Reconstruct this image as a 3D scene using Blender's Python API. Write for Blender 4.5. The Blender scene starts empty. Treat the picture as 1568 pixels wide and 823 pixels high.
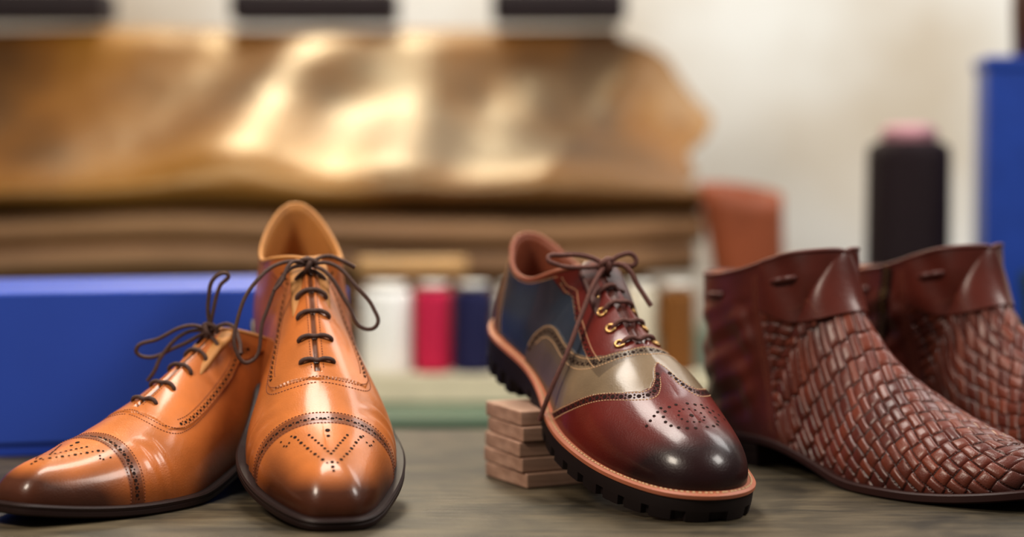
import bpy, math, random
import numpy as np
from mathutils import Vector, Matrix, noise
random.seed(7)
scene = bpy.context.scene
COL = scene.collection
pi = math.pi

def lin(r, g, b):
    f = lambda c: (c/255/12.92) if c/255 <= .04045 else ((c/255+.055)/1.055)**2.4
    return (f(r), f(g), f(b))

def ss(a, b, x):
    t = np.clip((x-a)/(b-a), 0, 1)
    return t*t*(3-2*t)

# ------------------------------------------------------------------ materials
def new_mat(name):
    m = bpy.data.materials.new(name); m.use_nodes = True
    nt = m.node_tree
    return m, nt, nt.nodes['Principled BSDF']

def simple(name, col, rough=.5, var=.15, scale=40, bump=.0, bscale=200, metal=0, coat=0, stretch=None, spec=.5):
    m, nt, b = new_mat(name)
    tc = nt.nodes.new('ShaderNodeTexCoord')
    mp = nt.nodes.new('ShaderNodeMapping')
    if stretch: mp.inputs['Scale'].default_value = stretch
    nt.links.new(tc.outputs['Object'], mp.inputs['Vector'])
    n = nt.nodes.new('ShaderNodeTexNoise'); n.inputs['Scale'].default_value = scale
    n.inputs['Detail'].default_value = 5
    nt.links.new(mp.outputs[0], n.inputs['Vector'])
    r = nt.nodes.new('ShaderNodeValToRGB')
    r.color_ramp.elements[0].position = .3; r.color_ramp.elements[1].position = .7
    r.color_ramp.elements[0].color = tuple(c*(1-var) for c in col)+(1,)
    r.color_ramp.elements[1].color = tuple(min(1, c*(1+var)) for c in col)+(1,)
    nt.links.new(n.outputs['Fac'], r.inputs[0]); nt.links.new(r.outputs[0], b.inputs['Base Color'])
    b.inputs['Roughness'].default_value = rough
    b.inputs['Metallic'].default_value = metal
    b.inputs['Coat Weight'].default_value = coat
    b.inputs['Specular IOR Level'].default_value = spec
    if bump:
        n2 = nt.nodes.new('ShaderNodeTexNoise'); n2.inputs['Scale'].default_value = bscale
        nt.links.new(mp.outputs[0], n2.inputs['Vector'])
        bp = nt.nodes.new('ShaderNodeBump'); bp.inputs['Strength'].default_value = bump
        bp.inputs['Distance'].default_value = .002
        nt.links.new(n2.outputs['Fac'], bp.inputs['Height']); nt.links.new(bp.outputs[0], b.inputs['Normal'])
    return m

def leather(name, rough=.34, coat=.35, coatr=.18, bump=.12, var=.22, spec=.5):
    """leather whose dye colour and painted weave shade are stored per vertex"""
    m, nt, b = new_mat(name)
    at = nt.nodes.new('ShaderNodeAttribute'); at.attribute_name = 'Col'
    tc = nt.nodes.new('ShaderNodeTexCoord')
    n = nt.nodes.new('ShaderNodeTexNoise'); n.inputs['Scale'].default_value = 28; n.inputs['Detail'].default_value = 6
    nt.links.new(tc.outputs['Object'], n.inputs['Vector'])
    mr = nt.nodes.new('ShaderNodeMapRange'); mr.inputs[1].default_value = .3; mr.inputs[2].default_value = .7
    mr.inputs[3].default_value = 1-var; mr.inputs[4].default_value = 1+var
    nt.links.new(n.outputs['Fac'], mr.inputs[0])
    mx = nt.nodes.new('ShaderNodeVectorMath'); mx.operation = 'SCALE'
    nt.links.new(at.outputs['Color'], mx.inputs[0]); nt.links.new(mr.outputs[0], mx.inputs['Scale'])
    nt.links.new(mx.outputs[0], b.inputs['Base Color'])
    b.inputs['Roughness'].default_value = rough
    b.inputs['Specular IOR Level'].default_value = spec
    b.inputs['Coat Weight'].default_value = coat; b.inputs['Coat Roughness'].default_value = coatr
    v = nt.nodes.new('ShaderNodeTexVoronoi'); v.inputs['Scale'].default_value = 900
    nt.links.new(tc.outputs['Object'], v.inputs['Vector'])
    n3 = nt.nodes.new('ShaderNodeTexNoise'); n3.inputs['Scale'].default_value = 120; n3.inputs['Detail'].default_value = 4
    nt.links.new(tc.outputs['Object'], n3.inputs['Vector'])
    ad = nt.nodes.new('ShaderNodeMath'); ad.operation = 'ADD'
    sc = nt.nodes.new('ShaderNodeMath'); sc.operation = 'MULTIPLY'; sc.inputs[1].default_value = .35
    nt.links.new(v.outputs['Distance'], sc.inputs[0]); nt.links.new(sc.outputs[0], ad.inputs[0]); nt.links.new(n3.outputs['Fac'], ad.inputs[1])
    bp = nt.nodes.new('ShaderNodeBump'); bp.inputs['Strength'].default_value = bump; bp.inputs['Distance'].default_value = .001
    nt.links.new(ad.outputs[0], bp.inputs['Height']); nt.links.new(bp.outputs[0], b.inputs['Normal'])
    return m

M_leather = leather('polished_leather', rough=.38, coat=.36, coatr=.16, bump=.20, spec=.26)
M_boot = leather('woven_leather', rough=.38, coat=.16, coatr=.25, bump=.22, var=.3, spec=.42)
M_lin_tan = simple('lining_tan', lin(180, 124, 66), .6, .12)
M_lin_brown = simple('lining_brown', lin(128, 68, 44), .6, .12)
M_hole = simple('perforation_dark', lin(34, 15, 9), .8, .1, spec=.2)
M_sole_dk = simple('sole_edge_dark', lin(36, 20, 17), .5, .15, spec=.25)
M_rubber = simple('lug_rubber', lin(27, 17, 16), .6, .15, spec=.25)
M_welt = simple('welt_tan', lin(166, 98, 70), .5, .12)
M_lace_dk = simple('lace_dark', lin(80, 54, 45), .65, .25, 600, .5, 2500)
M_lace_br = simple('lace_brown', lin(96, 54, 45), .65, .25, 600, .5, 2500)
M_st_dk = simple('stitch_dark', lin(112, 54, 24), .7, .1)
M_st_lt = simple('stitch_light', lin(186, 148, 110), .7, .1)
M_brass = simple('brass', lin(180, 145, 95), .35, .1, metal=1)

# ------------------------------------------------------------------ helpers
def mesh_obj(name, V, F, mat, parent=None, cols=None, smooth=True):
    me = bpy.data.meshes.new(name)
    me.from_pydata(np.asarray(V, float).tolist(), [], [list(map(int, f)) for f in F])
    me.update()
    if smooth: me.polygons.foreach_set('use_smooth', [True]*len(me.polygons))
    if cols is not None:
        a = me.color_attributes.new(name='Col', type='FLOAT_COLOR', domain='POINT')
        c = np.ones((len(V), 4)); c[:, :3] = cols
        a.data.foreach_set('color', c.ravel())
    me.materials.append(mat)
    o = bpy.data.objects.new(name, me); COL.objects.link(o)
    if parent: o.parent = parent
    return o

def empty(name, loc=(0, 0, 0), rz=0):
    e = bpy.data.objects.new(name, None); COL.objects.link(e)
    e.location = loc; e.rotation_euler = (0, 0, rz); e.empty_display_size = .05
    return e

def box(name, size, loc, mat, parent=None, bev=.002, rz=0, seg=2):
    x, y, z = [s/2 for s in size]
    V = [(-x,-y,-z),(x,-y,-z),(x,y,-z),(-x,y,-z),(-x,-y,z),(x,-y,z),(x,y,z),(-x,y,z)]
    F = [(0,3,2,1),(4,5,6,7),(0,1,5,4),(1,2,6,5),(2,3,7,6),(3,0,4,7)]
    o = mesh_obj(name, V, F, mat, parent, smooth=False)
    o.location = loc; o.rotation_euler = (0, 0, rz)
    if bev:
        b = o.modifiers.new('bev', 'BEVEL'); b.width = bev; b.segments = seg; b.limit_method = 'ANGLE'
    return o

def lathe(name, prof, mat, parent=None, seg=48, loc=(0, 0, 0)):
    V = []; F = []
    for r, z in prof:
        for k in range(seg):
            a = 2*pi*k/seg; V.append((r*math.cos(a), r*math.sin(a), z))
    for j in range(len(prof)-1):
        for k in range(seg):
            k2 = (k+1) % seg
            F.append((j*seg+k, j*seg+k2, (j+1)*seg+k2, (j+1)*seg+k))
    F.append(tuple(range(seg))[::-1]); F.append(tuple((len(prof)-1)*seg+k for k in range(seg)))
    o = mesh_obj(name, V, F, mat, parent); o.location = loc
    return o

def tube(name, pts, r, mat, parent=None, cyclic=False, mode='BEZIER', res=10):
    cu = bpy.data.curves.new(name, 'CURVE'); cu.dimensions = '3D'
    if mode == 'BEZIER':
        sp = cu.splines.new('BEZIER'); sp.bezier_points.add(len(pts)-1)
        for bp_, p in zip(sp.bezier_points, pts):
            bp_.co = tuple(p); bp_.handle_left_type = bp_.handle_right_type = 'AUTO'
    else:
        sp = cu.splines.new('POLY'); sp.points.add(len(pts)-1)
        for q, p in zip(sp.points, pts): q.co = (p[0], p[1], p[2], 1)
    sp.use_cyclic_u = cyclic; sp.use_smooth = True
    cu.resolution_u = res; cu.bevel_depth = r; cu.bevel_resolution = 3; cu.use_fill_caps = True
    cu.materials.append(mat)
    o = bpy.data.objects.new(name, cu); COL.objects.link(o)
    if parent: o.parent = parent
    return o

def pspline(kn, P, s):
    n = len(P); h = np.diff(kn)
    A = np.zeros((n, n)); R = np.zeros(P.shape)
    for i in range(n):
        hm = h[i-1]; hp = h[i]
        A[i, i-1] += hm; A[i, i] += 2*(hm+hp); A[i, (i+1) % n] += hp
        R[i] = 6*((P[(i+1) % n]-P[i])/hp-(P[i]-P[i-1])/hm)
    Mm = np.linalg.solve(A, R)
    i = np.clip(np.searchsorted(kn, s, 'right')-1, 0, n-1); j = (i+1) % n
    hh = h[i][:, None]; a = (kn[i+1]-s)[:, None]; b = (s-kn[i])[:, None]
    return Mm[i]*a**3/(6*hh)+Mm[j]*b**3/(6*hh)+(P[i]/hh-Mm[i]*hh/6)*a+(P[j]/hh-Mm[j]*hh/6)*b

def catmull(P, n):
    P = np.array(P, float); Q = np.vstack([2*P[0]-P[1], P, 2*P[-1]-P[-2]])
    out = []
    m = len(P)-1
    for s in np.linspace(0, m-1e-9, n):
        i = int(s); t = s-i
        p0, p1, p2, p3 = Q[i], Q[i+1], Q[i+2], Q[i+3]
        out.append(.5*((2*p1)+(-p0+p2)*t+(2*p0-5*p1+4*p2-p3)*t*t+(-p0+3*p1-3*p2+p3)*t**3))
    return np.array(out)

# ------------------------------------------------------------------ shoe class
class Shoe:
    def __init__(s, name, rows, kth, zs, mirror, N=900, M=130):
        s.root = empty(name); s.mir = -1 if mirror else 1
        s.N, s.M, s.zs = N, M, zs; s.ground = []
        R = np.array(rows, float); K = len(R)-1
        cols = [0, 1, 3, 4, 5, 6, 7, 8, 9]
        lat = R[:, cols].copy(); med = R[:, [0, 2, 3, 4, 5, 6, 7, 8, 9]].copy(); med[:, 3] *= -1
        P = np.vstack([lat, med[1:K][::-1]])
        d = []
        for k in range(K):
            bl = np.linalg.norm(lat[k+1, :2]-lat[k, :2]); bm = np.linalg.norm(med[k+1, :2]-med[k, :2])
            tt = np.linalg.norm(lat[k+1, 2:5]-lat[k, 2:5])
            d.append(.35*(bl+bm)+.3*tt+1e-4)
        kn = np.concatenate([[0], np.cumsum(d+d[::-1])])
        ds = kn[-1]/N
        Q = pspline(kn, P, np.arange(N)*ds)
        s.ith = ith = int(math.ceil(kn[kth]/ds))
        Ty = Q[:, 3].copy()
        Ty[:ith+1] = 0; Ty[N-ith:] = 0
        i1, i2 = ith+1, N//2
        Ty[i1:i2] = np.maximum(Ty[i1:i2], .0006); Ty[i2+1:N-ith] = np.minimum(Ty[i2+1:N-ith], -.0006)
        Bxy = Q[:, :2]; tang = np.roll(Bxy, -1, 0)-np.roll(Bxy, 1, 0)
        nb = np.stack([tang[:, 1], -tang[:, 0]], 1); nb /= np.linalg.norm(nb, axis=1)[:, None]
        s.B = Bxy; s.nb = nb; s.Bz = zs(Bxy[:, 0])
        Bz = s.Bz-.001
        T = np.stack([Q[:, 2], Ty, Q[:, 4]], 1)
        h1, o1, f2, d2 = Q[:, 5], Q[:, 6], Q[:, 7], Q[:, 8]
        # over the instep the section must leave the ridge sideways (no keel)
        ar = np.arange(N)*ds; ar = np.minimum(ar, kn[-1]-ar)
        gx = 1-ss(kn[5], kn[8], ar)
        Bp = np.column_stack([Bxy, Bz]); H = (T[:, 2]-Bz)
        C1 = np.column_stack([Bxy+nb*o1[:, None], Bz+h1*H])
        C2 = np.column_stack([T[:, 0]+f2*gx*(Bxy[:, 0]-T[:, 0]), T[:, 1]+f2*(Bxy[:, 1]-T[:, 1]), T[:, 2]-d2*H])
        t = np.linspace(0, 1, 180)[:, None, None]
        S = (1-t)**3*Bp+3*(1-t)**2*t*C1+3*(1-t)*t*t*C2+t**3*T
        L = np.concatenate([np.zeros((1, N)), np.cumsum(np.linalg.norm(np.diff(S, axis=0), axis=2), 0)])
        G = np.zeros((M+1, N, 3)); f = np.linspace(0, 1, M+1)
        for i in range(N):
            for c in range(3): G[:, i, c] = np.interp(f*L[-1, i], L[:, i], S[:, i, c])
        di = np.roll(G, -1, 1)-np.roll(G, 1, 1); dj = np.gradient(G, axis=0)
        n = np.cross(di, dj); n /= np.linalg.norm(n, axis=2)[:, :, None]+1e-12
        for i in range(0, ith+1):
            k = (N-i) % N; a = n[M, i]+n[M, k]; a[1] = 0 if i else a[1]
            a /= np.linalg.norm(a)+1e-12; n[M, i] = a; n[M, k] = a
        s.G, s.n, s.len = G, n, L[-1]
        s.W = np.repeat((1-f)[:, None], N, 1)
        s.S = np.where(np.arange(N) <= N//2, 1, -1)[None, :].repeat(M+1, 0)
        s.holes = []; s.stl = []

    def fin(s, V): V = np.array(V, float).copy(); V[:, 1] *= s.mir; return V
    def fl(s, F): return [tuple(f)[::-1] for f in F] if s.mir < 0 else F

    def upper(s, fn, mat):
        G, n, N, M = s.G, s.n, s.N, s.M
        V = s.len[None, :]*s.W*s.S
        col, disp = fn(G[..., 0], G[..., 1], G[..., 2], s.W, s.S, V)
        for i in range(1, s.ith+1): disp[M, N-i] = disp[M, i]
        s.G2 = G+n*disp[..., None]
        idx = np.arange((M+1)*N).reshape(M+1, N)
        for i in range(1, s.ith+1): idx[M, N-i] = idx[M, i]
        nx = np.roll(idx, -1, 1)
        F = np.stack([idx[:-1], nx[:-1], nx[1:], idx[1:]], -1).reshape(-1, 4)
        good = (F[:, 2] != F[:, 3]); F = F[good]
        F = F[:, ::-1] if s.mir < 0 else F
        mesh_obj('upper', s.fin(s.G2.reshape(-1, 3)), F.tolist(), mat, s.root, col.reshape(-1, 3))

    def surf(s, x, w, side=1):
        N, M = s.N, s.M
        jf = min(max((1-w)*M, 0), M-1e-6); j = int(jf); a = jf-j
        c = np.arange(0, N//2+1) if side > 0 else (N-np.arange(0, N//2+1)) % N
        row = s.G2[j, c]*(1-a)+s.G2[j+1, c]*a; nr = s.n[j, c]*(1-a)+s.n[j+1, c]*a
        xs = -np.maximum.accumulate(-row[:, 0])
        k = np.interp(-x, -xs, np.arange(len(c))); i = min(int(k), len(c)-2); b = k-i
        return row[i]*(1-b)+row[i+1]*b, nr[i]*(1-b)+nr[i+1]*b

    def plan(s, x, y):
        if not hasattr(s, '_pl'):
            m = (s.W < .85) & (s.G2[..., 0] > .2); s._pl = (s.G2[m], s.n[m])
        P, n = s._pl; k = np.argmin((P[:, 0]-x)**2+(P[:, 1]-y)**2)
        return P[k], n[k]

    def path(s, poly, side, step):
        Q = catmull(poly, 240)
        P = []; Nn = []
        for x, w in Q:
            p, n = s.surf(x, min(max(w, 0), 1), side); P.append(p); Nn.append(n)
        P = np.array(P); Nn = np.array(Nn)
        L = np.concatenate([[0], np.cumsum(np.linalg.norm(np.diff(P, axis=0), axis=1))])
        q = np.arange(step*.5, L[-1], step)
        R = np.stack([np.interp(q, L, P[:, c]) for c in range(3)], 1)
        Rn = np.stack([np.interp(q, L, Nn[:, c]) for c in range(3)], 1)
        tg = np.stack([np.interp(q+.0005, L, P[:, c])-np.interp(q-.0005, L, P[:, c]) for c in range(3)], 1)
        tg /= np.linalg.norm(tg, axis=1)[:, None]+1e-9
        return R, Rn, tg

    def brogue(s, poly, sides=(1, -1), step=.0046, r=.00115):
        for sd in sides:
            R, n, t = s.path(poly, sd, step/2)
            for k in range(len(R)):
                if k % 2 == 0: s.holes.append((R[k], n[k], r))
                else:
                    b = np.cross(n[k], t[k])
                    s.holes.append((R[k]+b*.0012, n[k], r*.48)); s.holes.append((R[k]-b*.0012, n[k], r*.48))

    def stitch(s, poly, sides=(1, -1), step=.0021):
        for sd in sides:
            R, n, t = s.path(poly, sd, step)
            for k in range(len(R)): s.stl.append((R[k], n[k], t[k]))

    def flush(s, stmat):
        V = []; F = []
        for p, n, r in s.holes:
            n = n/(np.linalg.norm(n)+1e-9); a = np.cross(n, [0.3, .1, 1.]); a /= np.linalg.norm(a)+1e-9; b = np.cross(n, a)
            o = len(V); c = p+n*.00022
            for k in range(10):
                th = 2*pi*k/10; V.append(c+(a*math.cos(th)+b*math.sin(th))*r)
            F.append(tuple(o+k for k in range(10)))
        if V: mesh_obj('brogue_perforations', s.fin(V), s.fl(F), M_hole, s.root)
        V = []; F = []
        for p, n, t in s.stl:
            n = n/(np.linalg.norm(n)+1e-9); b = np.cross(n, t); o = len(V)
            for u, v, w in ((-1,-1,0),(1,-1,0),(1,1,0),(-1,1,0),(-.6,-.5,1),(.6,-.5,1),(.6,.5,1),(-.6,.5,1)):
                V.append(p+t*u*.0007+b*v*.00028+n*(w*.0004))
            F += [(o+4,o+5,o+6,o+7),(o,o+1,o+5,o+4),(o+1,o+2,o+6,o+5),(o+2,o+3,o+7,o+6),(o+3,o,o+4,o+7)]
        if V: mesh_obj('stitching', s.fin(V), s.fl(F), stmat, s.root)

    def lining(s, mat, rim, th=.0028, rimr=.0013):
        N, M = s.N, s.M; ii = list(range(s.ith, N-s.ith+1, 2)); jj = list(range(M, -1, -5))
        V = []; F = []
        for j in jj:
            for i in ii:
                V.append(s.G[j, i]-s.n[j, i]*th*(1 if j < M else .3))
        m = len(ii)
        for a in range(len(jj)-1):
            for b in range(m-1): F.append((a*m+b, a*m+b+1, (a+1)*m+b+1, (a+1)*m+b))
        a0 = (len(jj)-2)*m
        for b in range(m//2): F.append((a0+b, a0+b+1, a0+m-2-b, a0+m-1-b))
        mesh_obj('lining', s.fin(V), s.fl(F), mat, s.root)
        pts = s.G2[M, s.ith:N-s.ith+1:5]
        tube('collar_binding', s.fin(pts-s.n[M, s.ith:N-s.ith+1:5]*.0006), rimr, rim, s.root, mode='POLY')

    def ring(s, name, prof, mat, step=3, cap=True):
        V = []; F = []; ii = np.arange(0, s.N, step); n = len(ii)
        for off, z in prof:
            off = np.broadcast_to(off, (s.N,))[ii]; z = np.broadcast_to(z, (s.N,))[ii]
            V.append(np.column_stack([s.B[ii]+s.nb[ii]*off[:, None], z]))
        V = np.vstack(V)
        for a in range(len(prof)-1):
            for i in range(n):
                k = (i+1) % n; F.append((a*n+i, (a+1)*n+i, (a+1)*n+k, a*n+k))
        if cap:
            o = (len(prof)-1)*n
            for i in range(n//2): F.append((o+i, o+(n-i) % n, o+n-i-1, o+i+1))
            for i in range(n//2): F.append((i, i+1, n-i-1, (n-i) % n))
        ob = mesh_obj(name, s.fin(V), s.fl(F), mat, s.root)
        m = ob.modifiers.new('es', 'EDGE_SPLIT'); m.split_angle = math.radians(38)
        s.ground.append(s.fin(V))
        return ob

    def heel(s, xh, ztop, e, mat, lug=False):
        ii = [i for i in range(0, s.N, 3) if s.B[i, 0] < xh]
        L = np.concatenate([[0], np.cumsum(np.linalg.norm(np.diff(s.B, axis=0), axis=1))])
        lv = [0, .25, .26, .5, .51, .97, 1]
        V = []; n = len(ii)
        for q in lv:
            for i in ii:
                o = e-.0015*q
                if q in (.26, .5): o -= .0004
                if lug and q >= .5 and (L[i] % .016) < .0055: o -= .004
                z = ztop[i]*(1-q)
                V.append((s.B[i, 0]+s.nb[i, 0]*o, s.B[i, 1]+s.nb[i, 1]*o, z))
        F = []
        for a in range(len(lv)-1):
            for k in range(n):
                k2 = (k+1) % n; F.append((a*n+k, (a+1)*n+k, (a+1)*n+k2, a*n+k2))
        o = (len(lv)-1)*n
        for k in range(n//2): F.append((o+k, o+n-1-k, o+n-2-k, o+k+1))
        ob = mesh_obj('heel', s.fin(V), s.fl(F), mat, s.root)
        m = ob.modifiers.new('es', 'EDGE_SPLIT'); m.split_angle = math.radians(38)
        s.ground.append(s.fin(V)); s.heelV = s.fin(V)

    def lace(s, pts, r, mat, nm='lace'):
        tube(nm, s.fin(pts), r, mat, s.root)

    def bar(s, x, w, r, mat, dx=0):
        P = []
        for sd, ww, off in ((1, w, -.0015), (1, w*.9, r*.9), (1, w*.45, r*1.3), (1, 0, r*1.5), (-1, w*.45, r*1.3), (-1, w*.9, r*.9), (-1, w, -.0015)):
            p, n = s.surf(x+dx*sd*ww/w, ww, sd)
            if ww == 0: n = np.array([n[0], 0, n[2]])
            P.append(p+n*off)
        s.lace(P, r, mat, 'lace_bar')

    def place(s, tip, yaw, tilt=0, scale=1.):
        R = Matrix.Rotation(math.radians(yaw), 3, 'Z') @ Matrix.Rotation(math.radians(tilt), 3, 'Y')
        Rn = np.array(R); V = np.vstack(s.ground)*scale@Rn.T
        t = Rn@np.array([.298, .003*s.mir, 0])*scale
        s.root.rotation_euler = R.to_euler(); s.root.scale = (scale,)*3
        s.root.location = (tip[0]-t[0], tip[1]-t[1], -V[:, 2].min()+.0003)
        hv = s.heelV*scale@Rn.T+np.array(s.root.location)
        print('PLACE', s.root.name, 'heel z', hv[:, 2].min())
        return hv

def tongue(sh, x0, z0, x1, z1, hw, mat, name='tongue'):
    V = []; F = []; n = 12; m = 10
    for side in (0, 1):
        for a in range(m+1):
            t = a/m; x = x0+(x1-x0)*t; z = z0+(z1-z0)*t+.002*math.sin(pi*t)
            w = hw*(1-.25*ss(.8, 1., np.array(t)))
            for b in range(n+1):
                y = -w+2*w*b/n; V.append((x-.6*side*.003-20*y*y*.3, y, z-12*y*y-side*.0025-(.002*(abs(y)/w)**4 if t > .9 else 0)))
    k = (m+1)*(n+1)
    for a in range(m):
        for b in range(n):
            q = a*(n+1)+b
            F.append((q, q+1, q+n+2, q+n+1)); F.append((k+q, k+q+n+1, k+q+n+2, k+q+1))
    for b in range(n):
        q = m*(n+1)+b; F.append((q, q+1, k+q+1, k+q))
    for a in range(m):
        q = a*(n+1); F.append((q, q+n+1, k+q+n+1, k+q)); q += n; F.append((q, k+q, k+q+n+1, q+n+1))
    mesh_obj(name, sh.fin(V), sh.fl(F), mat, sh.root)

def knot(sh, K, r, mat):
    K = np.array(K)
    P = []
    for k in range(7):
        a = k/7*2*pi; P.append(K+np.array([.0035*math.cos(a), .001*math.sin(a*2), .0035*math.sin(a)]))
    tube('lace_knot', sh.fin(P), r*1.25, mat, sh.root, cyclic=True)
    P = [K+np.array(v) for v in ((-.003, -.005, -.002), (0, -.003, .003), (.002, .003, .003), (0, .005, -.002))]
    sh.lace(P, r*1.2, mat, 'lace_knot_wrap')

# ---- row tables: Bx, ylat, ymed, Tx, Ty, Tz, h1, o1, f2, d2
OX = [
 (.302, .003, .003, .262, 0, .0382, .58, .0015, .54, .05),
 (.3008, .0145, -.0085, .2615, 0, .0383, .58, .0015, .54, .05),
 (.2930, .0220, -.0160, .258, 0, .0390, .58, .0015, .52, .05),
 (.273, .0305, -.0260, .249, 0, .0412, .58, .002, .52, .05),
 (.249, .0388, -.0352, .236, 0, .0448, .60, .002, .54, .03),
 (.225, .0450, -.0410, .219, 0, .0505, .58, .002, .55, .02),
 (.198, .0478, -.0428, .198, 0, .0592, .55, .002, .52, .03),
 (.170, .0445, -.0375, .174, 0, .0715, .50, .002, .46, .05),
 (.145, .0385, -.0320, .152, 0, .0847, .45, .002, .42, .08),
 (.122, .0340, -.0290, .134, 0, .0952, .40, .002, .40, .10),
 (.103, .0320, -.0275, .119, 0, .1032, .40, .002, .34, .15),
 (.083, .0315, -.0285, .099, .0190, .0985, .38, .003, .10, .30),
 (.060, .0315, -.0295, .070, .0265, .0870, .36, .003, .02, .35),
 (.038, .0300, -.0290, .042, .0260, .0860, .36, .003, .02, .35),
 (.018, .0235, -.0235, .019, .0180, .0960, .36, .003, .02, .35),
 (.006, .0135, -.0135, .0075, .0090, .1030, .36, .003, .0, .35),
 (.001, 0, 0, .0045, 0, .1050, .36, .003, .0, .35)]

def zs_ox(x):
    x = np.asarray(x, float)
    return .007+.024*(1-ss(.075, .19, x))+.0075*np.clip((x-.22)/.08, 0, 2)**2

TAN = np.array(lin(188, 111, 54)); TAN2 = np.array(lin(152, 76, 33)); BURN = np.array(lin(46, 18, 11)); TRIM = np.array(lin(92, 46, 25))
def mixc(c, d, f): return c*(1-f[..., None])+d*f[..., None]

fx_ = [.094, .105, .125, .155, .182, .196, .203]; fw_ = [.10, .27, .38, .44, .46, .40, 0]
def oxford_fn(X, Y, Z, W, S, V):
    c = np.zeros(X.shape+(3,))+TAN
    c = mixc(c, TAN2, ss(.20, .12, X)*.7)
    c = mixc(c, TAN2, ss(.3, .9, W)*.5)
    disp = np.zeros(X.shape)
    wf = np.interp(X, fx_, fw_, left=-1, right=-1)
    face = (W < wf)
    disp += .0009*face
    c = mixc(c, TAN*1.02, face*.5)
    cap = (X > .2365+1.5*Y**2)
    disp += .0011*cap
    band = ss(.2290, .2305, X-1.5*Y**2)*ss(.2410, .2395, X-1.5*Y**2)
    c = mixc(c, TRIM, band*.8)
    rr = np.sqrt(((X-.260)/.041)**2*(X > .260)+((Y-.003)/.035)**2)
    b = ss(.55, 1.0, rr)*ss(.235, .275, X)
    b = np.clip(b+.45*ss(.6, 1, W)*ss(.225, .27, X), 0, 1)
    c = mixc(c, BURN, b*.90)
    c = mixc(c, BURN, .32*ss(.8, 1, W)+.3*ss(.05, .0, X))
    slit = (np.abs(Y) < .0016) & (X > .119) & (X < .197) & (W < .2)
    disp -= .0018*slit
    c = mixc(c, BURN, slit*.8)
    bs = (X < .012+.0*Z) & (np.abs(Y) < .006)
    disp += .0008*bs
    crease = .0005*np.sin((X+.25*np.abs(Y))*520)*ss(.205, .212, X)*ss(.228, .220, X)*ss(.3, .5, W)
    disp += crease
    return c, disp

def make_oxford(name, mirror, bow):
    s = Shoe(name, OX, 10, zs_ox, mirror, N=1040, M=150)
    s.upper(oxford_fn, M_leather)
    e = .0025+.0032*ss(.09, .17, s.B[:, 0]); zt = s.Bz; th = .007
    s.ring('sole', [(-.004, zt), (e-.0008, zt), (e+.0004, zt-.0010), (e, zt-.0028), (e-.0004, zt-.003), (e+.0002, zt-.0034), (e+.0002, zt-th+.0012), (e-.001, zt-th)], M_sole_dk, step=2)
    s.heel(.078, zt-th, .0025, M_sole_dk)
    s.lining(M_lin_tan, M_lin_tan)
    cp = [(.2350+1.5*(.042*w)**2, w) for w in np.linspace(0, .97, 8)]
    s.brogue(cp)
    for d in (-.0055, .0050): s.stitch([(x+d, w) for x, w in cp])
    fp = [(.203, 0), (.2028, .2), (.199, .36), (.190, .445), (.175, .46), (.15, .435), (.125, .38), (.107, .28), (.098, .17)]
    s.stitch([(x+.002, w+.015) for x, w in fp]); s.stitch([(x-.0015, max(w-.015, 0)) for x, w in fp])
    s.brogue([(.186, .405), (.175, .415), (.15, .39), (.125, .33), (.112, .24), (.104, .14)])
    s.stitch([(.186, .36), (.175, .37), (.15, .345), (.125, .285), (.115, .21)])
    s.stitch([(.05, .02), (.075, .03), (.095, .04)])
    s.stitch([(.045, 0.02), (.052, .4), (.06, .95)])
    s.stitch([(.195, .045), (.16, .04), (.124, .04)])
    for sy in (1, -1):
        for k in range(11):
            t = k/10
            p, n = s.plan(.248+.034*t, sy*(.019*(1-t)**.8)+.002); s.holes.append((p, n, .0011 if k % 2 == 0 else .0007))
        for k in range(8):
            t = k/7
            p, n = s.plan(.250+.020*t, sy*(.011*(1-t)**1.0)+.002); s.holes.append((p, n, .0009))
        for k in range(5):
            t = k/4
            p, n = s.plan(.246+.006*math.sin(pi*t), sy*(.021+.006*t)+.002); s.holes.append((p, n, .0007))
    for x, r in ((.247, .0015), (.252, .0011), (.278, .0011), (.285, .0009)):
        p, n = s.plan(x, .002); s.holes.append((p, n, r))
    s.flush(M_st_dk)
    tongue(s, .150, .079, .113, .1045, .012, M_lin_tan)
    for x in (.189, .172, .155, .140): s.bar(x, .13, .00135, M_lace_dk)
    K = (.1275, -.001, .1040)
    s.bar(.1275, .14, .00135, M_lace_dk)
    knot(s, K, .0014, M_lace_dk)
    bow(s, np.array(K))
    return s

def bow_front(s, K):
    r = .00125
    L1 = [(0, 0, 0), (-.002, -.014, .001), (.006, -.032, -.008), (.016, -.044, -.028), (.024, -.045, -.050), (.024, -.038, -.056), (.014, -.028, -.030), (.004, -.012, -.002), (0, 0, 0)]
    L2 = [(0, 0, 0), (.002, .014, .001), (.010, .030, -.012), (.016, .040, -.024), (.020, .042, -.034), (.020, .034, -.036), (.014, .024, -.022), (.005, .010, -.003), (0, 0, 0)]
    E1 = [(0, 0, 0), (-.004, .012, .004), (-.003, .022, .001), (-.002, .030, -.003)]
    E2 = [(0, 0, 0), (.004, -.010, .003), (.012, -.018, -.008), (.014, -.022, -.012)]
    for i, L in enumerate((L1, L2)): s.lace([K+np.array(v) for v in L], r, M_lace_dk, 'lace_loop_%d' % (i+1))
    for i, L in enumerate((E1, E2)): s.lace([K+np.array(v) for v in L], r, M_lace_dk, 'lace_end_%d' % (i+1))

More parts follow.
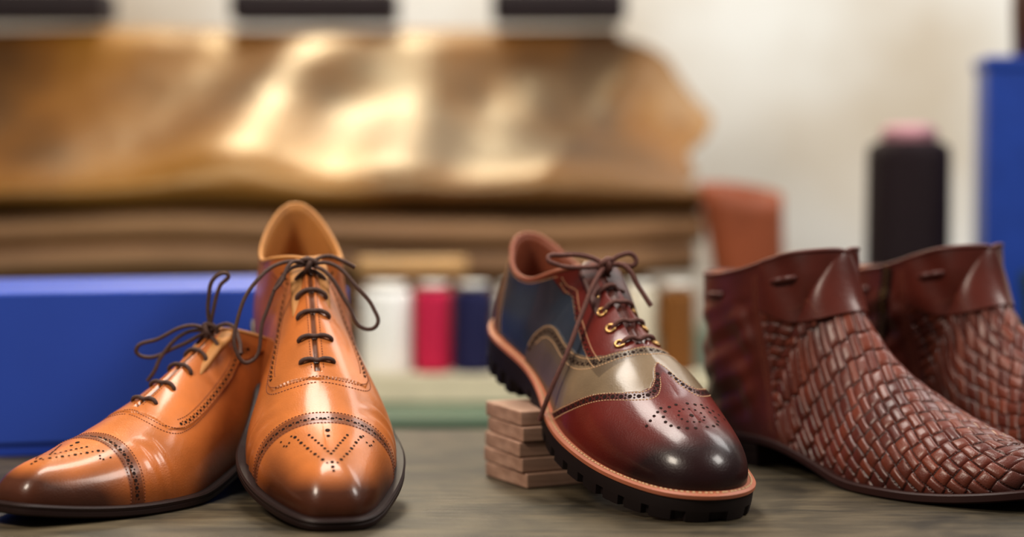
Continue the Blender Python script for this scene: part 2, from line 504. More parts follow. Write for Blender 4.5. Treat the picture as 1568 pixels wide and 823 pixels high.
def bow_side(s, K):
    r = .00135
    L1 = [(0, 0, 0), (.008, .010, .003), (.020, .028, -.006), (.028, .040, -.013), (.024, .038, -.018), (.012, .020, -.012), (0, 0, 0)]
    L2 = [(0, 0, 0), (0, -.003, .012), (-.002, -.008, .030), (-.004, -.013, .037), (.001, -.007, .036), (.002, -.001, .020), (0, 0, 0)]
    E1 = [(0, 0, 0), (.008, .014, -.002), (.018, .027, -.018), (.022, .030, -.028), (.024, .034, -.034)]
    E2 = [(0, 0, 0), (-.004, -.014, .004), (.0, -.026, -.006), (.006, -.032, -.014)]
    for i, L in enumerate((L1, L2)): s.lace([K+np.array(v) for v in L], r, M_lace_dk, 'lace_loop_%d' % (i+1))
    for i, L in enumerate((E1, E2)): s.lace([K+np.array(v) for v in L], r, M_lace_dk, 'lace_end_%d' % (i+1))

ox1 = make_oxford('oxford_shoe', False, bow_front)
ox1.place((-.1015, 1.137), -79.6, 15.8, 1.02)
ox2 = make_oxford('oxford_shoe', True, bow_side)
ox2.place((-.289, 1.147), 237, 0, .97)

# ------------------------------------------------------------------ wingtip derby
WT = [list(r) for r in OX]
for k, (bx, a, b, tx, tz) in enumerate([(.300, .003, .003, .259, .0540), (.297, .0155, -.0095, .2585, .0541), (.288, .0265, -.0205, .255, .0550), (.270, .0350, -.0305, .246, .0568), (.247, .0415, -.038, .233, .0592), (.223, .0460, -.0420, .217, .0645), (.198, .0475, -.0425, .197, .0715)]):
    WT[k][0], WT[k][1], WT[k][2], WT[k][3], WT[k][5] = bx, a, b, tx, tz
    WT[k][6] = .62; WT[k][8] = .56
for k, dz in ((7, .0075), (8, .0055), (9, .0035), (10, .0015), (11, -.0015), (12, -.0065), (13, -.0085), (14, -.012), (15, -.0135), (16, -.014)): WT[k][5] += dz
def zs_wt(x):
    x = np.asarray(x, float)
    return .0185+.0105*(1-ss(.075, .19, x))+.010*np.clip((x-.22)/.08, 0, 2)**2
BURG = np.array(lin(98, 28, 20)); BDK = np.array(lin(19, 6, 8)); NAVY = np.array(lin(40, 47, 60)); OLIV = np.array(lin(120, 101, 78)); OLD = np.array(lin(82, 66, 52)); CNT = np.array(lin(76, 33, 27)); TNG = np.array(lin(74, 34, 26))
ww_ = [0, .05, .10, .18, .28, .42, .56, .72, .86, 1]; wx_ = [.203, .208, .216, .2225, .2235, .216, .203, .187, .171, .155]
ox_ = [.088, .0895, .094, .102, .115, .135, .155, .170, .180, .1855, .187]; ow_ = [1.02, .82, .70, .61, .565, .55, .50, .41, .30, .15, -.01]
def wing_fn(X, Y, Z, W, S, V):
    c = np.zeros(X.shape+(3,))+NAVY
    disp = np.zeros(X.shape)
    cnt = X < np.interp(W, [0, .5, 1], [.020, .034, .044])
    c[cnt] = CNT; disp[cnt] = .0009
    wf = np.interp(X, [.094, .104, .13, .16, .19], [.06, .27, .38, .43, .43], left=-1)
    face = W < wf
    c[face] = BURG*.9; disp[face] = .0010
    col = (W < .06) & ~face & (X < .11)
    c[col] = CNT
    ol = W > np.interp(X, ox_, ow_, left=2, right=-1)
    c[ol] = OLIV
    c = mixc(c, OLD, ol*ss(.178, .150, X)*.9)
    bandO = ol & ((W < np.interp(X, ox_, ow_, left=2, right=-1)+.09) & (X < .19))
    c = mixc(c, OLD*.9, bandO*.6)
    bandC = ol & (X < .194) & (W < .45); c = mixc(c, OLD*.9, bandC*.6)
    disp[ol] = .0014
    wx = np.interp(W, ww_, wx_)
    wg = X > wx
    c[wg] = BURG; disp[wg] = .0022
    c = mixc(c, BDK, (wg & (X < wx+.0085))*.4)
    b = ss(.250, .290, X)
    b = np.clip(b+.8*ss(.45, .95, W)*ss(.20, .26, X), 0, 1)
    c = mixc(c, BDK, b*.93)
    gap = (np.abs(Y) < .0045) & (X > .117) & (X < .1835) & (W < .2)
    disp[gap] = -.0020; c[gap] = TNG
    return c, disp

wt = Shoe('wingtip_brogue_shoe', WT, 10, zs_wt, True, N=1100, M=160)
wt.upper(wing_fn, M_leather)
x = wt.B[:, 0]; zt = wt.Bz; e = .0040+.003*ss(.09, .17, x)
wt.ring('storm_welt', [(-.003, zt+.0012), (.001, zt+.0018), (.0022, zt+.0004), (e-.0006, zt+.0004), (e+.0006, zt-.0004), (e+.0006, zt-.0026), (e-.0005, zt-.0034), (-.003, zt-.0034)], M_welt, step=2)
Ls = np.concatenate([[0], np.cumsum(np.linalg.norm(np.diff(wt.B, axis=0), axis=1))])
th = .0180
fore = ss(.09, .11, x)
notch = ((Ls % .019) < .005)*.003*fore
zb = zt-th
wt.ring('lug_sole', [(-.003, zt-.0034), (e-.0006, zt-.0034), (e-.0002, zt-.005), (e-.0002, zt-.0110), (e-.0002-notch, zt-.0112), (e-.0008-notch, zb+.0005), (e-.0025-notch, zb)], M_rubber, step=2)
wt.heel(.080, zt-.010, .0038, M_rubber, lug=True)
wt.lining(M_lin_brown, M_lin_brown, rimr=.0017)
wl = [(a, b) for a, b in zip(wx_, ww_)]
wt.brogue([(a+.0048, b) for a, b in wl[1:]], step=.0056, r=.0014)
wt.stitch([(a+.0012, b) for a, b in wl]); wt.stitch([(a+.0086, b) for a, b in wl[1:]])
ol = [(a, b) for a, b in zip(ox_, ow_)][1:]
wt.brogue([(a+.003 if a < .12 else a+.0035, b+.045) for a, b in ol[:-1]]+[(.191, 0)], step=.0054, r=.0013)
wt.stitch([(a+.001, b+.012) for a, b in ol[:-1]]+[(.188, 0)]); wt.stitch([(a+.005, b+.085) for a, b in ol[1:-1]]+[(.1955, 0)])
fc = [(.182, .40), (.16, .40), (.13, .35), (.108, .25), (.100, .10)]
wt.brogue(fc, step=.0048, r=.0011); wt.stitch([(a, b+.03) for a, b in fc]); wt.stitch([(a, b-.035) for a, b in fc])
wt.stitch([(.020, .03), (.035, .5), (.045, .97)]); wt.stitch([(.017, .03), (.032, .5), (.042, .97)])
wt.stitch([(.03, .045), (.07, .045), (.098, .06)])
for sy in (1, -1):
    for k in range(9):
        t = k/8; a = pi*t
        p, n = wt.plan(.256+.013*math.cos(a), sy*(.004+.013*math.sin(a))+.002); wt.holes.append((p, n, .0011))
    for k in range(6):
        a = pi*k/5
        p, n = wt.plan(.256+.007*math.cos(a), sy*(.002+.006*math.sin(a))+.002); wt.holes.append((p, n, .0008))
    for k in range(5):
        p, n = wt.plan(.243+.004*k*.5, sy*(.014+.0032*k)+.002); wt.holes.append((p, n, .0010))
p, n = wt.plan(.256, .002); wt.holes.append((p, n, .0015))
wt.flush(M_st_lt)
V = []; F = []
q = np.arange(0, Ls[-1], .0030)
for d in q:
    i = int(np.searchsorted(Ls, d)) % wt.N
    c = np.array([*(wt.B[i]+wt.nb[i]*(e[i]*.68)), zt[i]+.0006]); t = np.array([-wt.nb[i, 1], wt.nb[i, 0], 0]); b = np.array([*wt.nb[i], 0]); o = len(V)
    for u, v, w in ((-1,-1,0),(1,-1,0),(1,1,0),(-1,1,0),(-.6,-.5,1),(.6,-.5,1),(.6,.5,1),(-.6,.5,1)):
        V.append(c+t*u*.0011+b*v*.0006+np.array([0, 0, w*.0006]))
    F += [(o+4,o+5,o+6,o+7),(o,o+1,o+5,o+4),(o+1,o+2,o+6,o+5),(o+2,o+3,o+7,o+6),(o+3,o,o+4,o+7)]
mesh_obj('welt_stitching', wt.fin(V), wt.fl(F), M_st_lt, wt.root)
tongue(wt, .150, .083, .110, .1075, .015, simple('tongue_leather', tuple(TNG), .5))
for xx in (.178, .163, .148, .134):
    wt.bar(xx, .15, .0015, M_lace_br, dx=.001)
    for sd in (1, -1):
        p, n = wt.surf(xx, .165, sd); n = n/np.linalg.norm(n)
        a = np.cross(n, [1, 0, .2]); a /= np.linalg.norm(a); b = np.cross(n, a)
        tube('eyelet', wt.fin([p+n*.0005+(a*math.cos(k*pi/4)+b*math.sin(k*pi/4))*.0028 for k in range(8)]), .0010, M_brass, wt.root, cyclic=True)
K = np.array((.124, 0, .1085))
wt.bar(.123, .15, .0015, M_lace_br)
knot(wt, K, .0017, M_lace_br)
for i, L in enumerate((
    [(0, 0, 0), (-.006, .012, .004), (-.010, .028, .004), (-.010, .038, .002), (-.006, .033, -.001), (-.002, .014, -.002), (0, 0, 0)],
    [(0, 0, 0), (.002, -.008, .007), (.003, -.017, .007), (.005, -.018, .002), (.003, -.009, .001), (0, 0, 0)],
    [(0, 0, 0), (.008, .010, -.005), (.020, .024, -.024), (.032, .038, -.048), (.036, .048, -.070), (.034, .0525, -.092)],
    [(0, 0, 0), (.008, -.008, .002), (.018, -.016, -.010), (.026, -.022, -.020)])):
    wt.lace([K+np.array(v) for v in L], .0016, M_lace_br, 'lace_bow_%d' % (i+1))
hv = wt.place((.1175, 1.165), -65, 15.5)
stack_h = float(hv[:, 2].min())-.0003

# ------------------------------------------------------------------ woven ankle boots
BT = [
 (.298, .003, .003, .262, 0, .0385, .60, .002, .52, .05),
 (.2945, .013, -.009, .2615, 0, .0386, .60, .002, .52, .05),
 (.285, .0225, -.0185, .258, 0, .0394, .60, .002, .52, .05),
 (.268, .0320, -.0285, .248, 0, .0420, .60, .002, .54, .03),
 (.246, .0400, -.0365, .233, 0, .0460, .60, .002, .55, .02),
 (.222, .0455, -.0415, .215, 0, .0530, .56, .002, .54, .03),
 (.196, .0470, -.0420, .195, 0, .0640, .52, .002, .50, .05),
 (.170, .0440, -.0380, .176, 0, .0760, .48, .002, .48, .08),
 (.148, .0390, -.0345, .158, 0, .0900, .42, .002, .50, .08),
 (.128, .0360, -.0320, .143, 0, .1050, .40, .002, .58, .06),
 (.110, .0345, -.0310, .132, 0, .1230, .38, .002, .66, .05),
 (.094, .0335, -.0305, .124, 0, .1480, .36, .002, .66, .06),
 (.084, .0330, -.0305, .1195, .0140, .1500, .34, .002, .34, .20),
 (.070, .0325, -.0305, .104, .0255, .1480, .34, .002, .10, .32),
 (.048, .0315, -.0300, .068, .0325, .1370, .34, .003, .02, .35),
 (.026, .0270, -.0265, .034, .0310, .1300, .34, .003, .0, .35),
 (.010, .0180, -.0180, .009, .0220, .1285, .34, .004, .0, .35),
 (.003, .0090, -.0090, -.001, .0115, .1290, .34, .004, .0, .35),
 (.001, 0, 0, -.004, 0, .1295, .34, .004, .0, .35)]
def zs_bt(x):
    x = np.asarray(x, float)
    return .006+.016*(1-ss(.075, .19, x))+.009*np.clip((x-.22)/.08, 0, 2)**2
BO = np.array(lin(84, 32, 22)); BO2 = np.array(lin(122, 58, 36)); BD = np.array(lin(15, 6, 5))
def boot_fn(X, Y, Z, W, S, V):
    c = np.zeros(X.shape+(3,))+BO
    disp = np.zeros(X.shape)
    xq = np.interp(Z, [0, .03, .07, .105], [.100, .098, .088, .078])
    zt = .107+.006*np.sin((X-.078)/.055*pi)*-1
    wov = (X > xq) & (Z < zt)
    p = .0106; al = math.radians(24)
    wob = .0006*np.sin(X*90+V*40)
    A = (X*math.cos(al)+V*math.sin(al)+wob)/p; B = (-X*math.sin(al)+V*math.cos(al)+wob)/(p*.78)
    ia = np.floor(A); ib = np.floor(B); fa = A-ia; fb = B-ib
    even = ((ia+ib) % 2) == 0
    u = np.where(even, fa, fb); v = np.where(even, fb, fa)
    cr = 1-.18*np.abs(2*v-1)**3
    ar = 1-np.abs(2*u-1)**3.6
    h = cr*ar
    rnd = np.mod(np.sin(ib*12.9+ia*78.2+even*3)*437.5, 1)
    disp = np.where(wov, .0019*h-.0008+.0003*rnd*ar, disp)
    cw = mixc(np.zeros_like(c)+BD, BO*.95, ss(.0, .40, h))  # shade in the gaps between woven strips, mixed into the colour
    cw = mixc(cw, np.zeros_like(c)+BO2, rnd*.6*ss(.3, .7, h))
    c = np.where(wov[..., None], cw, c)
    disp = np.where(~wov, .0016, disp)
    tab = (~wov) & (X > .078) & (Z >= zt)
    disp = np.where(tab, .0028, disp)
    fold = (.0013*np.sin(Z*170+X*70+S+1.5*np.sin(X*90))+.0007*np.sin(Z*330-X*150+2*S)+.0009*np.sin(X*160+Z*40))*ss(.080, .060, X)*ss(.02, .05, Z)*ss(.122, .105, Z)
    disp = disp+np.where(wov, 0, fold)
    disp = disp+np.where(tab, .0006*np.sin(Z*120+X*210), 0)
    c = mixc(c, BD, .7*ss(.275, .300, X)+.3*ss(.82, 1, W))
    return c, disp

M_bsole = simple('boot_sole', lin(46, 21, 17), .5, spec=.3)
M_blin = simple('boot_lining', lin(170, 98, 50), .6)
M_bedge = simple('boot_edge', tuple(BO), .5)
M_tie = simple('tie', tuple(BO*.75), .5)
def make_boot(mirror):
    s = Shoe('woven_ankle_boot', BT, 11, zs_bt, mirror, N=1500, M=240)
    s.upper(boot_fn, M_boot)
    e = .0022+.003*ss(.09, .17, s.B[:, 0]); zt = s.Bz; th = .006
    s.ring('sole', [(-.004, zt), (e-.0008, zt), (e+.0004, zt-.0010), (e+.0004, zt-th+.0012), (e-.001, zt-th)], M_bsole, step=4)
    s.heel(.078, zt-th, .0025, M_sole_dk)
    s.lining(M_blin, M_bedge, th=.0036, rimr=.0016)
    for sd in (1, -1):
        for x0 in (.098, .030):
            P = []
            for k in range(5):
                xx = x0+.014*(k/4-.5)*1.3; p, n = s.surf(xx, .13, sd); P.append(p+n*(.0025 if 0 < k < 4 else -.001)*(1 if x0 > .05 else .8))
            s.lace(P, .0022, M_tie, 'leather_tie')
    s.stitch([(.100, .30), (.112, .29), (.125, .27)])
    for dx in (0, .003):
        s.stitch([(.074-dx, .06), (.076-dx, .3), (.082-dx, .55), (.09-dx, .8), (.094-dx, .96)])
    s.flush(M_st_dk)
    V = []; F = []
    R, n, t = s.path([(.060, .01), (.056, .3), (.050, .6), (.048, .72)], -1, .0022)
    for k in range(len(R)):
        b = np.cross(n[k], t[k]); o = len(V); sg = 1 if k % 2 else -1
        for u, v, w in ((-1,-1,0),(1,-1,0),(1,1,0),(-1,1,0),(-1,-1,1),(1,-1,1),(1,1,1),(-1,1,1)):
            V.append(R[k]+t[k]*u*.0007+b*(v*.0016+sg*.0006)+n[k]*(w*.0012+.0003))
        F += [(o+4,o+5,o+6,o+7),(o,o+1,o+5,o+4),(o+1,o+2,o+6,o+5),(o+2,o+3,o+7,o+6),(o+3,o,o+4,o+7)]
    mesh_obj('zip_teeth', s.fin(V), s.fl(F), M_brass, s.root, smooth=False)
    for off in (-.0035, .0035):
        tube('zip_tape', s.fin([R[k]+n[k]*.0006+np.cross(n[k], t[k])*off for k in range(0, len(R), 3)]), .0013, M_sole_dk, s.root)
    return s
b1 = make_boot(True); b1.place((.320, 1.19), -55)
b2 = make_boot(False); b2.place((.320+.113, 1.19+.055), -56)

# ------------------------------------------------------------------ wooden block stack
def wood(name, c1, c2, scale=6, stretch=(1, 12, 12), rough=.6, bump=.3, big=5, lo=.55):
    m, nt, b = new_mat(name)
    tc = nt.nodes.new('ShaderNodeTexCoord'); mp = nt.nodes.new('ShaderNodeMapping'); mp.inputs['Scale'].default_value = stretch
    nt.links.new(tc.outputs['Object'], mp.inputs['Vector'])
    n = nt.nodes.new('ShaderNodeTexNoise'); n.inputs['Scale'].default_value = scale; n.inputs['Detail'].default_value = 8; n.inputs['Roughness'].default_value = .65
    nt.links.new(mp.outputs[0], n.inputs['Vector'])
    r = nt.nodes.new('ShaderNodeValToRGB'); r.color_ramp.elements[0].position = .3; r.color_ramp.elements[1].position = .72
    r.color_ramp.elements[0].color = c1+(1,); r.color_ramp.elements[1].color = c2+(1,)
    nt.links.new(n.outputs['Fac'], r.inputs[0])
    n2 = nt.nodes.new('ShaderNodeTexNoise'); n2.inputs['Scale'].default_value = big; n2.inputs['Detail'].default_value = 8; n2.inputs['Distortion'].default_value = .8
    nt.links.new(tc.outputs['Object'], n2.inputs['Vector'])
    mr = nt.nodes.new('ShaderNodeMapRange'); mr.inputs[1].default_value = .35; mr.inputs[2].default_value = .65; mr.inputs[3].default_value = lo; mr.inputs[4].default_value = 1.25
    nt.links.new(n2.outputs['Fac'], mr.inputs[0])
    v = nt.nodes.new('ShaderNodeVectorMath'); v.operation = 'SCALE'
    nt.links.new(r.outputs[0], v.inputs[0]); nt.links.new(mr.outputs[0], v.inputs['Scale']); nt.links.new(v.outputs[0], b.inputs['Base Color'])
    b.inputs['Roughness'].default_value = rough; b.inputs['Specular IOR Level'].default_value = .35
    bp = nt.nodes.new('ShaderNodeBump'); bp.inputs['Strength'].default_value = bump; bp.inputs['Distance'].default_value = .002
    nt.links.new(n.outputs['Fac'], bp.inputs['Height']); nt.links.new(bp.outputs[0], b.inputs['Normal'])
    return m
M_block = wood('block_wood', lin(142, 110, 92), lin(184, 150, 130), 10, (1, 5, 14), big=14, lo=.8)
M_bench = wood('bench_wood', lin(34, 30, 22), lin(98, 86, 66), 9, (1.4, 7, 7), .5, .6, big=16, lo=.4)
bs = empty('wooden_block_stack', (.0225, 1.3085, 0), math.radians(26))
nb_ = 5; bh = stack_h/nb_
for k in range(nb_):
    box('block_%d' % (k+1), (.060, .060, bh-.0005), (random.uniform(-.002, .002), random.uniform(-.002, .002), bh*(k+.5)), M_block, bs, .0009, random.uniform(-.07, .07))

# ------------------------------------------------------------------ bench
wb = empty('workbench')
ys = [.62, .85, 1.08, 1.31, 1.54]
for k in range(4):
    box('plank_%d' % (k+1), (2.6, ys[k+1]-ys[k]-.0003, .045), (0, (ys[k]+ys[k+1])/2, -.0225), M_bench, wb, .0006)
for lx in (-1.2, 1.2):
    for ly in (.68, 1.48):
        box('leg', (.08, .08, .855), (lx, ly, -.4725), M_bench, wb, .003)
box('apron', (2.4, .03, .1), (0, 1.48, -.096), M_bench, wb, .003)

# ------------------------------------------------------------------ blue shoe box
M_blue = simple('blue_card', lin(38, 68, 166), .5, .08, 8, spec=.3)
M_blue2 = simple('blue_card_lid', lin(44, 76, 172), .5, .06, 8, spec=.4)
sb = empty('shoe_box', (-.335, 1.487, 0), math.radians(13))
box('box_body', (.40, .16, .110), (0, 0, .055), M_blue, sb, .001)
box('box_lid', (.404, .164, .108), (0, 0, .0625), M_blue2, sb, .002)

# ------------------------------------------------------------------ rear table, spools
M_green = simple('green_paint', lin(68, 92, 72), .5, .15, 10)
M_cream = simple('cream_board', lin(216, 206, 180), .6, .08, 20)
rt = empty('cutting_table')
box('top', (3.2, .95, .04), (0, 2.295, -.05), M_green, rt, .003)
box('apron', (3.0, .03, .12), (0, 1.86, -.13), simple('green_dark', lin(30, 44, 36), .6), rt, .003)
for lx in (-1.45, 1.45):
    for ly in (1.9, 2.7): box('leg', (.07, .07, .83), (lx, ly, -.485), M_green, rt, .003)
tr = empty('spool_tray', (.02, 1.99, -.03))
box('tray_base', (.42, .13, .018), (0, 0, .009), M_cream, tr, .002)
box('tray_lip', (.42, .008, .010), (0, -.061, .023), M_cream, tr, .001)

def thread_mat(name, c):
    m, nt, b = new_mat(name)
    tc = nt.nodes.new('ShaderNodeTexCoord'); w = nt.nodes.new('ShaderNodeTexWave'); w.bands_direction = 'Z'
    w.inputs['Scale'].default_value = 300; w.inputs['Distortion'].default_value = 1
    nt.links.new(tc.outputs['Object'], w.inputs['Vector'])
    r = nt.nodes.new('ShaderNodeValToRGB'); r.color_ramp.elements[0].color = tuple(x*.75 for x in c)+(1,); r.color_ramp.elements[1].color = c+(1,)
    nt.links.new(w.outputs['Fac'], r.inputs[0]); nt.links.new(r.outputs[0], b.inputs['Base Color'])
    bp = nt.nodes.new('ShaderNodeBump'); bp.inputs['Strength'].default_value = .4; bp.inputs['Distance'].default_value = .001
    nt.links.new(w.outputs['Fac'], bp.inputs['Height']); nt.links.new(bp.outputs[0], b.inputs['Normal'])
    b.inputs['Roughness'].default_value = .7; b.inputs['Specular IOR Level'].default_value = .25
    return m
M_core = simple('spool_core', lin(240, 238, 232), .4, .05)
spools = [(-.126, .0255, lin(252, 252, 250)), (-.079, .0185, lin(200, 32, 78)), (-.039, .0195, lin(26, 28, 76)), (.003, .019, lin(245, 240, 232)), (.045, .018, lin(60, 120, 90)), (.087, .018, lin(200, 120, 40)), (.128, .017, lin(235, 226, 205)), (.166, .017, lin(132, 84, 34))]
for sx, r, c in spools:
    sp = empty('thread_spool', (sx, 1.99, -.0115))
    lathe('core', [(r*.75, 0), (r, .001), (r, .004), (r*.5, .006), (r*.42, .09), (r*.8, .092), (r*.8, .095), (.003, .0955)], M_core, sp, 32)
    lathe('thread', [(r*.5, .005), (r*.96, .006), (r, .012), (r, .080), (r*.92, .087), (r*.5, .0885)], thread_mat('thread', c), sp, 32)

def spiral_roll(name, length, r, mat, loc, rz=0, turns=2.4, vertical=False, th=.002):
    pts = []
    n = 90
    for k in range(n+1):
        a = turns*2*pi*k/n; rr = r*(.45+.55*k/n); pts.append((rr*math.cos(a), rr*math.sin(a)))
    V = []; F = []; nz = 12
    for zi in range(nz+1):
        z = length*zi/nz
        for x_, y_ in pts: V.append((x_, y_, z) if vertical else (z-length/2, x_, y_))
    for zi in range(nz):
        for k in range(n): a0 = zi*(n+1)+k; F.append((a0, a0+1, a0+n+2, a0+n+1))
    o = mesh_obj(name, V, F, mat); o.location = loc; o.rotation_euler = (0, 0, rz)
    s_ = o.modifiers.new('s', 'SOLIDIFY'); s_.thickness = th; s_.offset = 0
    return o

# ------------------------------------------------------------------ leather hides
def hide_mat(name, cols, rough=.33, scale=3.0, coat=.2, pos=(.34, .5, .66), tint=None):
    m, nt, b = new_mat(name)
    tc = nt.nodes.new('ShaderNodeTexCoord'); n = nt.nodes.new('ShaderNodeTexNoise'); n.inputs['Scale'].default_value = scale; n.inputs['Detail'].default_value = 6; n.inputs['Distortion'].default_value = .6
    nt.links.new(tc.outputs['Object'], n.inputs['Vector'])
    r = nt.nodes.new('ShaderNodeValToRGB')
    r.color_ramp.elements[0].position = pos[0]; r.color_ramp.elements[0].color = cols[0]+(1,)
    r.color_ramp.elements[1].position = pos[2]; r.color_ramp.elements[1].color = cols[-1]+(1,)
    if len(cols) > 2:
        el = r.color_ramp.elements.new(pos[1]); el.color = cols[1]+(1,)
    nt.links.new(n.outputs['Fac'], r.inputs[0]); nt.links.new(r.outputs[0], b.inputs['Base Color'])
    b.inputs['Roughness'].default_value = rough; b.inputs['Coat Weight'].default_value = coat; b.inputs['Coat Roughness'].default_value = .3
    if tint: b.inputs['Specular Tint'].default_value = tint+(1,)
    n2 = nt.nodes.new('ShaderNodeTexNoise'); n2.inputs['Scale'].default_value = 25
    nt.links.new(tc.outputs['Object'], n2.inputs['Vector'])
    bp = nt.nodes.new('ShaderNodeBump'); bp.inputs['Strength'].default_value = .2; bp.inputs['Distance'].default_value = .01
    nt.links.new(n2.outputs['Fac'], bp.inputs['Height']); nt.links.new(bp.outputs[0], b.inputs['Normal'])
    return m
M_hide = hide_mat('olive_hide', [lin(60, 32, 6), lin(112, 68, 14), lin(138, 92, 28)], .42, 3.2, 0, tint=(1, .86, .58))
M_hide.node_tree.nodes['Principled BSDF'].inputs['Specular IOR Level'].default_value = 1.0
hide = empty('leather_hide')
prof = catmull([(2.62, .150), (2.40, .150), (2.24, .149), (2.175, .154), (2.155, .172), (2.18, .193), (2.25, .222), (2.33, .262), (2.40, .315), (2.45, .352), (2.50, .366), (2.56, .356), (2.60, .30), (2.61, .20)], 150)
nu = 320; V = []; F = []
hr_z = [.14, .16, .20, .245, .285, .31, .33, .345, .37]; hr_x = [.205, .222, .196, .212, .238, .215, .185, .150, .120]
m_ = len(prof)
def ridged(x, y, z): return 1-2*abs(noise.noise((x, y, z)))
for a in range(m_):
    y, z = prof[a]
    ty, tz = (prof[min(a+1, m_-1)]-prof[max(a-1, 0)]); L_ = math.hypot(ty, tz); ny, nz = -tz/L_, ty/L_
    v = a/(m_-1)
    xr = float(np.interp(z, hr_z, hr_x))+.006*math.sin(v*60)
    amp = float(ss(.26, .42, np.array(v))*ss(.76, .60, np.array(v)))
    for b in range(nu+1):
        xx = -1.05+(xr+1.05)*b/nu
        xs = xx-.6*(z-.25)
        d0 = (xx-(-.250+.5*(z-.30)))/.075
        d1 = (xx-(-.10+.25*(z-.30)))/.060
        f = .026*math.exp(-d0*d0)+.016*math.exp(-d1*d1)+.022*ridged(xs*2.2+.35, z*1.6, 1.7)+.007*noise.noise((xs*9, z*6, 2))-.012
        # the right-hand part of the skin sags inwards
        f -= .022*float(ss(-.02, .12, np.array(xx)))*math.sin(min(max((z-.19)/.17, 0), 1)*pi)
        d = f*amp+.004*noise.noise((xx*5, v*8, 5))*(1 if v > .25 else .3)
        V.append((xx, y+ny*d, z+nz*d))
for a in range(m_-1):
    for b in range(nu):
        q = a*(nu+1)+b; F.append((q, q+1, q+nu+2, q+nu+1))
hd = mesh_obj('draped_skin', V, F, M_hide, hide)
so = hd.modifiers.new('s', 'SOLIDIFY'); so.thickness = .0025
M_rackw = wood('rack_wood', lin(70, 48, 30), lin(110, 80, 52))
box('support_rail', (1.0, .05, .04), (-.52, 2.52, .322), M_rackw, hide, .004)
for px in (-.95, -.1): box('support_post', (.05, .05, .15), (px, 2.53, .227), M_rackw, hide, .003)

fs = empty('folded_leather_stack')
def slab(name, x0, x1, y0, y1, z0, t, mat, seed, first):
    V = []; F = []; nx = 120
    sec = []
    for k in range(40):
        a = 2*pi*k/40; c, s_ = math.cos(a), math.sin(a)
        sec.append(((y0+y1)/2+(y1-y0)/2*math.copysign(abs(c)**.16, c), z0+t/2+t/2*math.copysign(abs(s_)**.5, s_)))
    for i in range(nx+1):
        xx = x0+(x1-x0)*i/nx
        for (y, z) in sec:
            dz = .009*noise.noise((xx*4, y*1.5, seed*.04))*(z > -.02)
            V.append((xx, y+.026*noise.noise((xx*3, seed, z*4))*(y < (y0+y1)/2), max(z+dz, -.0298)))
    for i in range(nx):
        for k in range(40):
            k2 = (k+1) % 40; F.append((i*40+k, i*40+k2, (i+1)*40+k2, (i+1)*40+k))
    F.append(tuple(range(40))[::-1]); F.append(tuple(nx*40+k for k in range(40)))
    mesh_obj(name, V, F, mat, fs)
cols = [[lin(80, 50, 28), lin(110, 72, 42)], [lin(110, 74, 38), lin(146, 102, 56)], [lin(104, 74, 46), lin(132, 96, 60)], [lin(122, 90, 62), lin(152, 116, 82)], [lin(128, 94, 62), lin(158, 122, 86)]]
z0 = -.0298
for k in range(5):
    slab('hide_layer_%d' % (k+1), -1.1, (.16, .19, .15, .20, .21)[k], 2.17+(.01, 0, .004, .0, -.002)[k], 2.68, z0, .0360, hide_mat('hide_%d' % k, cols[k], .55, 4, 0), k*3.7, k == 0); z0 += .0346

r_ = spiral_roll('rolled_leather_strip', .115, .010, simple('pale_leather', lin(190, 152, 100), .5), (-.108, 2.10, .085))
r_.location = (-.105, 2.10, .092)
cs = empty('cork_stack', (-.105, 2.10, -.03))
box('cork_slab_1', (.12, .05, .055), (0, 0, .0275), simple('cork', lin(90, 62, 38), .8, .3, 90), cs, .003)
box('cork_slab_2', (.116, .048, .054), (.002, 0, .083), simple('cork2', lin(100, 70, 44), .8, .3, 90), cs, .003, .03)

M_iron = simple('dark_iron', lin(36, 25, 28), .55, .2, 20, spec=.3)
for cx, wd in ((-.60, .20), (-.245, .205), (.058, .165)):
    iw = empty('iron_weight', (cx, 2.50, .3735))
    box('body', (wd, .085, .040), (0, 0, .020), M_iron, iw, .008, seg=3)
    tube('handle', [(-.04, 0, .038), (-.04, 0, .060), (-.02, 0, .070), (.02, 0, .070), (.04, 0, .060), (.04, 0, .038)], .005, M_iron, iw)

tl = spiral_roll('terracotta_leather_roll', .212, .040, simple('terracotta', lin(142, 76, 48), .55, .2, 15, spec=.3), (.244, 2.10, -.03), vertical=True)
for v_ in tl.data.vertices:
    t_ = max(0, v_.co.z)/.212; a_ = math.atan2(v_.co.y, v_.co.x)
    v_.co.x *= .75+.5*t_; v_.co.z -= .016*t_*(.5+.5*math.sin(a_+2.4)); v_.co.x += .006*math.sin(t_*4)

tcn = empty('thread_cone', (.398, 2.0, -.03))
lathe('thread', [(.030, .004), (.041, .006), (.0425, .02), (.0415, .240), (.040, .250), (.028, .256)], thread_mat('dark_thread', lin(30, 12, 20)), tcn, 48)
lathe('cone_core', [(.036, 0), (.036, .003), (.03, .006), (.026, .25), (.0275, .260), (.029, .263), (.022, .271), (.012, .272)], simple('pink_core', lin(180, 132, 142), .6), tcn, 40)

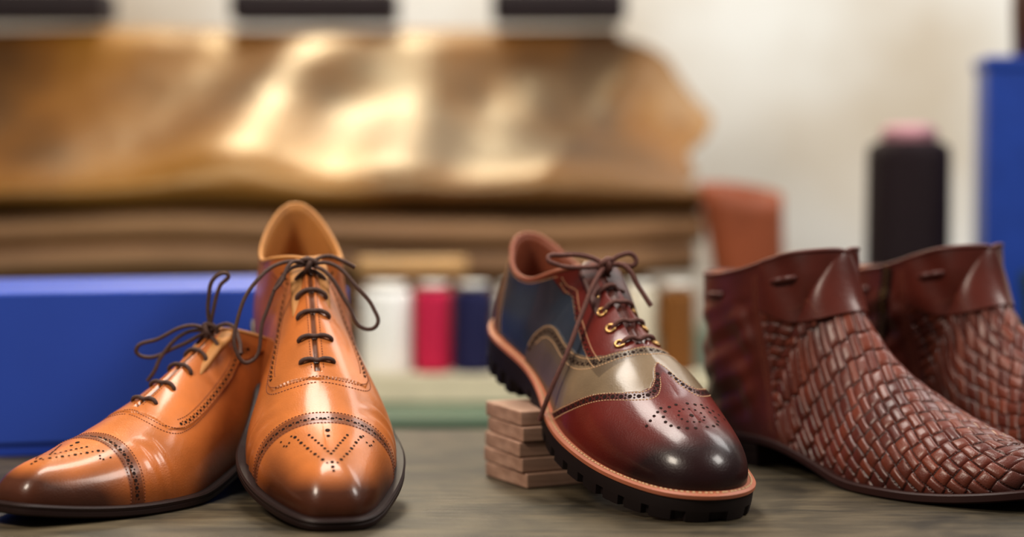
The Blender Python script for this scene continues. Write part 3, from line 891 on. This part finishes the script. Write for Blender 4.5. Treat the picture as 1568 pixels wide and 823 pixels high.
gb = empty('green_box', (.56, 1.885, -.03), .1)
box('body', (.13, .07, .118), (0, 0, .059), simple('green_card', lin(34, 58, 36), .6), gb, .002)
box('lid', (.134, .074, .02), (0, 0, .120), simple('green_card2', lin(40, 66, 40), .6), gb, .002)
bb = empty('blue_storage_box', (.535, 2.03, -.03), math.radians(-8))
M_b3 = simple('blue_plastic', lin(34, 68, 156), .4, .1)
box('body', (.115, .12, .335), (0, 0, .1675), M_b3, bb, .004)
box('rim', (.121, .126, .012), (0, 0, .333), M_b3, bb, .003)
lr = lathe('brown_leather_roll', [(.024, 0), (.028, .002), (.030, .05), (.029, .115), (.024, .120), (.012, .118)], hide_mat('brown_roll', [lin(60, 32, 22), lin(110, 62, 40)], .5, 20), loc=(.537, 2.03, .3093))

# ------------------------------------------------------------------ room
def wall_mat():
    m, nt, b = new_mat('plaster')
    tc = nt.nodes.new('ShaderNodeTexCoord'); n = nt.nodes.new('ShaderNodeTexNoise'); n.inputs['Scale'].default_value = 2.2; n.inputs['Detail'].default_value = 4
    nt.links.new(tc.outputs['Object'], n.inputs['Vector'])
    r = nt.nodes.new('ShaderNodeValToRGB'); r.color_ramp.elements[0].position = .35; r.color_ramp.elements[1].position = .6
    r.color_ramp.elements[0].color = lin(206, 194, 178)+(1,); r.color_ramp.elements[1].color = lin(238, 238, 236)+(1,)
    nt.links.new(n.outputs['Fac'], r.inputs[0]); nt.links.new(r.outputs[0], b.inputs['Base Color']); b.inputs['Roughness'].default_value = .85
    return m
box('wall_back', (7, .1, 3.4), (0, 3.15, .8), wall_mat(), None, 0)
box('floor', (7, 7, .1), (0, 0, -.95), wood('floor_wood', lin(80, 64, 50), lin(130, 106, 84), 2, (8, 1, 1)), None, 0)

# ------------------------------------------------------------------ lights
def area(name, loc, target, size, energy, color=(1, 1, 1), sy=None):
    l = bpy.data.lights.new(name, 'AREA'); l.energy = energy; l.color = color
    l.shape = 'RECTANGLE'; l.size = size; l.size_y = sy or size
    o = bpy.data.objects.new(name, l); COL.objects.link(o); o.location = loc
    o.rotation_euler = (Vector(target)-Vector(loc)).to_track_quat('-Z', 'Y').to_euler()
area('window_light', (1.1, .8, 1.25), (.1, 1.3, 0), .45, 16, (1, .95, .88))
area('key_light', (-.85, .55, 1.05), (-.05, 1.25, .03), .34, 16, (1, .89, .75))
area('ceiling_light', (-.15, 1.45, 1.3), (-.05, 1.3, 0), .45, 11, (1, .94, .86), .3)
area('rear_light', (-.30, 2.92, 1.35), (-.22, 2.3, .25), .42, 16, (1, .88, .66), .28)  # added lamp, aimed to put a highlight on the draped hide
area('wall_light', (1.3, 2.3, 1.7), (1.0, 3.1, .4), 1.0, 32, (1, .98, .95))
w = bpy.data.worlds.new('World'); scene.world = w; w.use_nodes = True
w.node_tree.nodes['Background'].inputs[0].default_value = (1, .97, .95, 1); w.node_tree.nodes['Background'].inputs[1].default_value = .13

cam = bpy.data.cameras.new('camera'); co = bpy.data.objects.new('camera', cam); COL.objects.link(co)
co.location = (0, 0, .22); co.rotation_euler = (math.radians(90-3.52), 0, 0)
cam.lens = 70; cam.sensor_width = 36; cam.dof.use_dof = True; cam.dof.focus_distance = 1.205; cam.dof.aperture_fstop = 2.3
scene.camera = co
scene.view_settings.view_transform = 'Standard'; scene.view_settings.look = 'None'
scene.view_settings.exposure = .1; scene.view_settings.gamma = .92
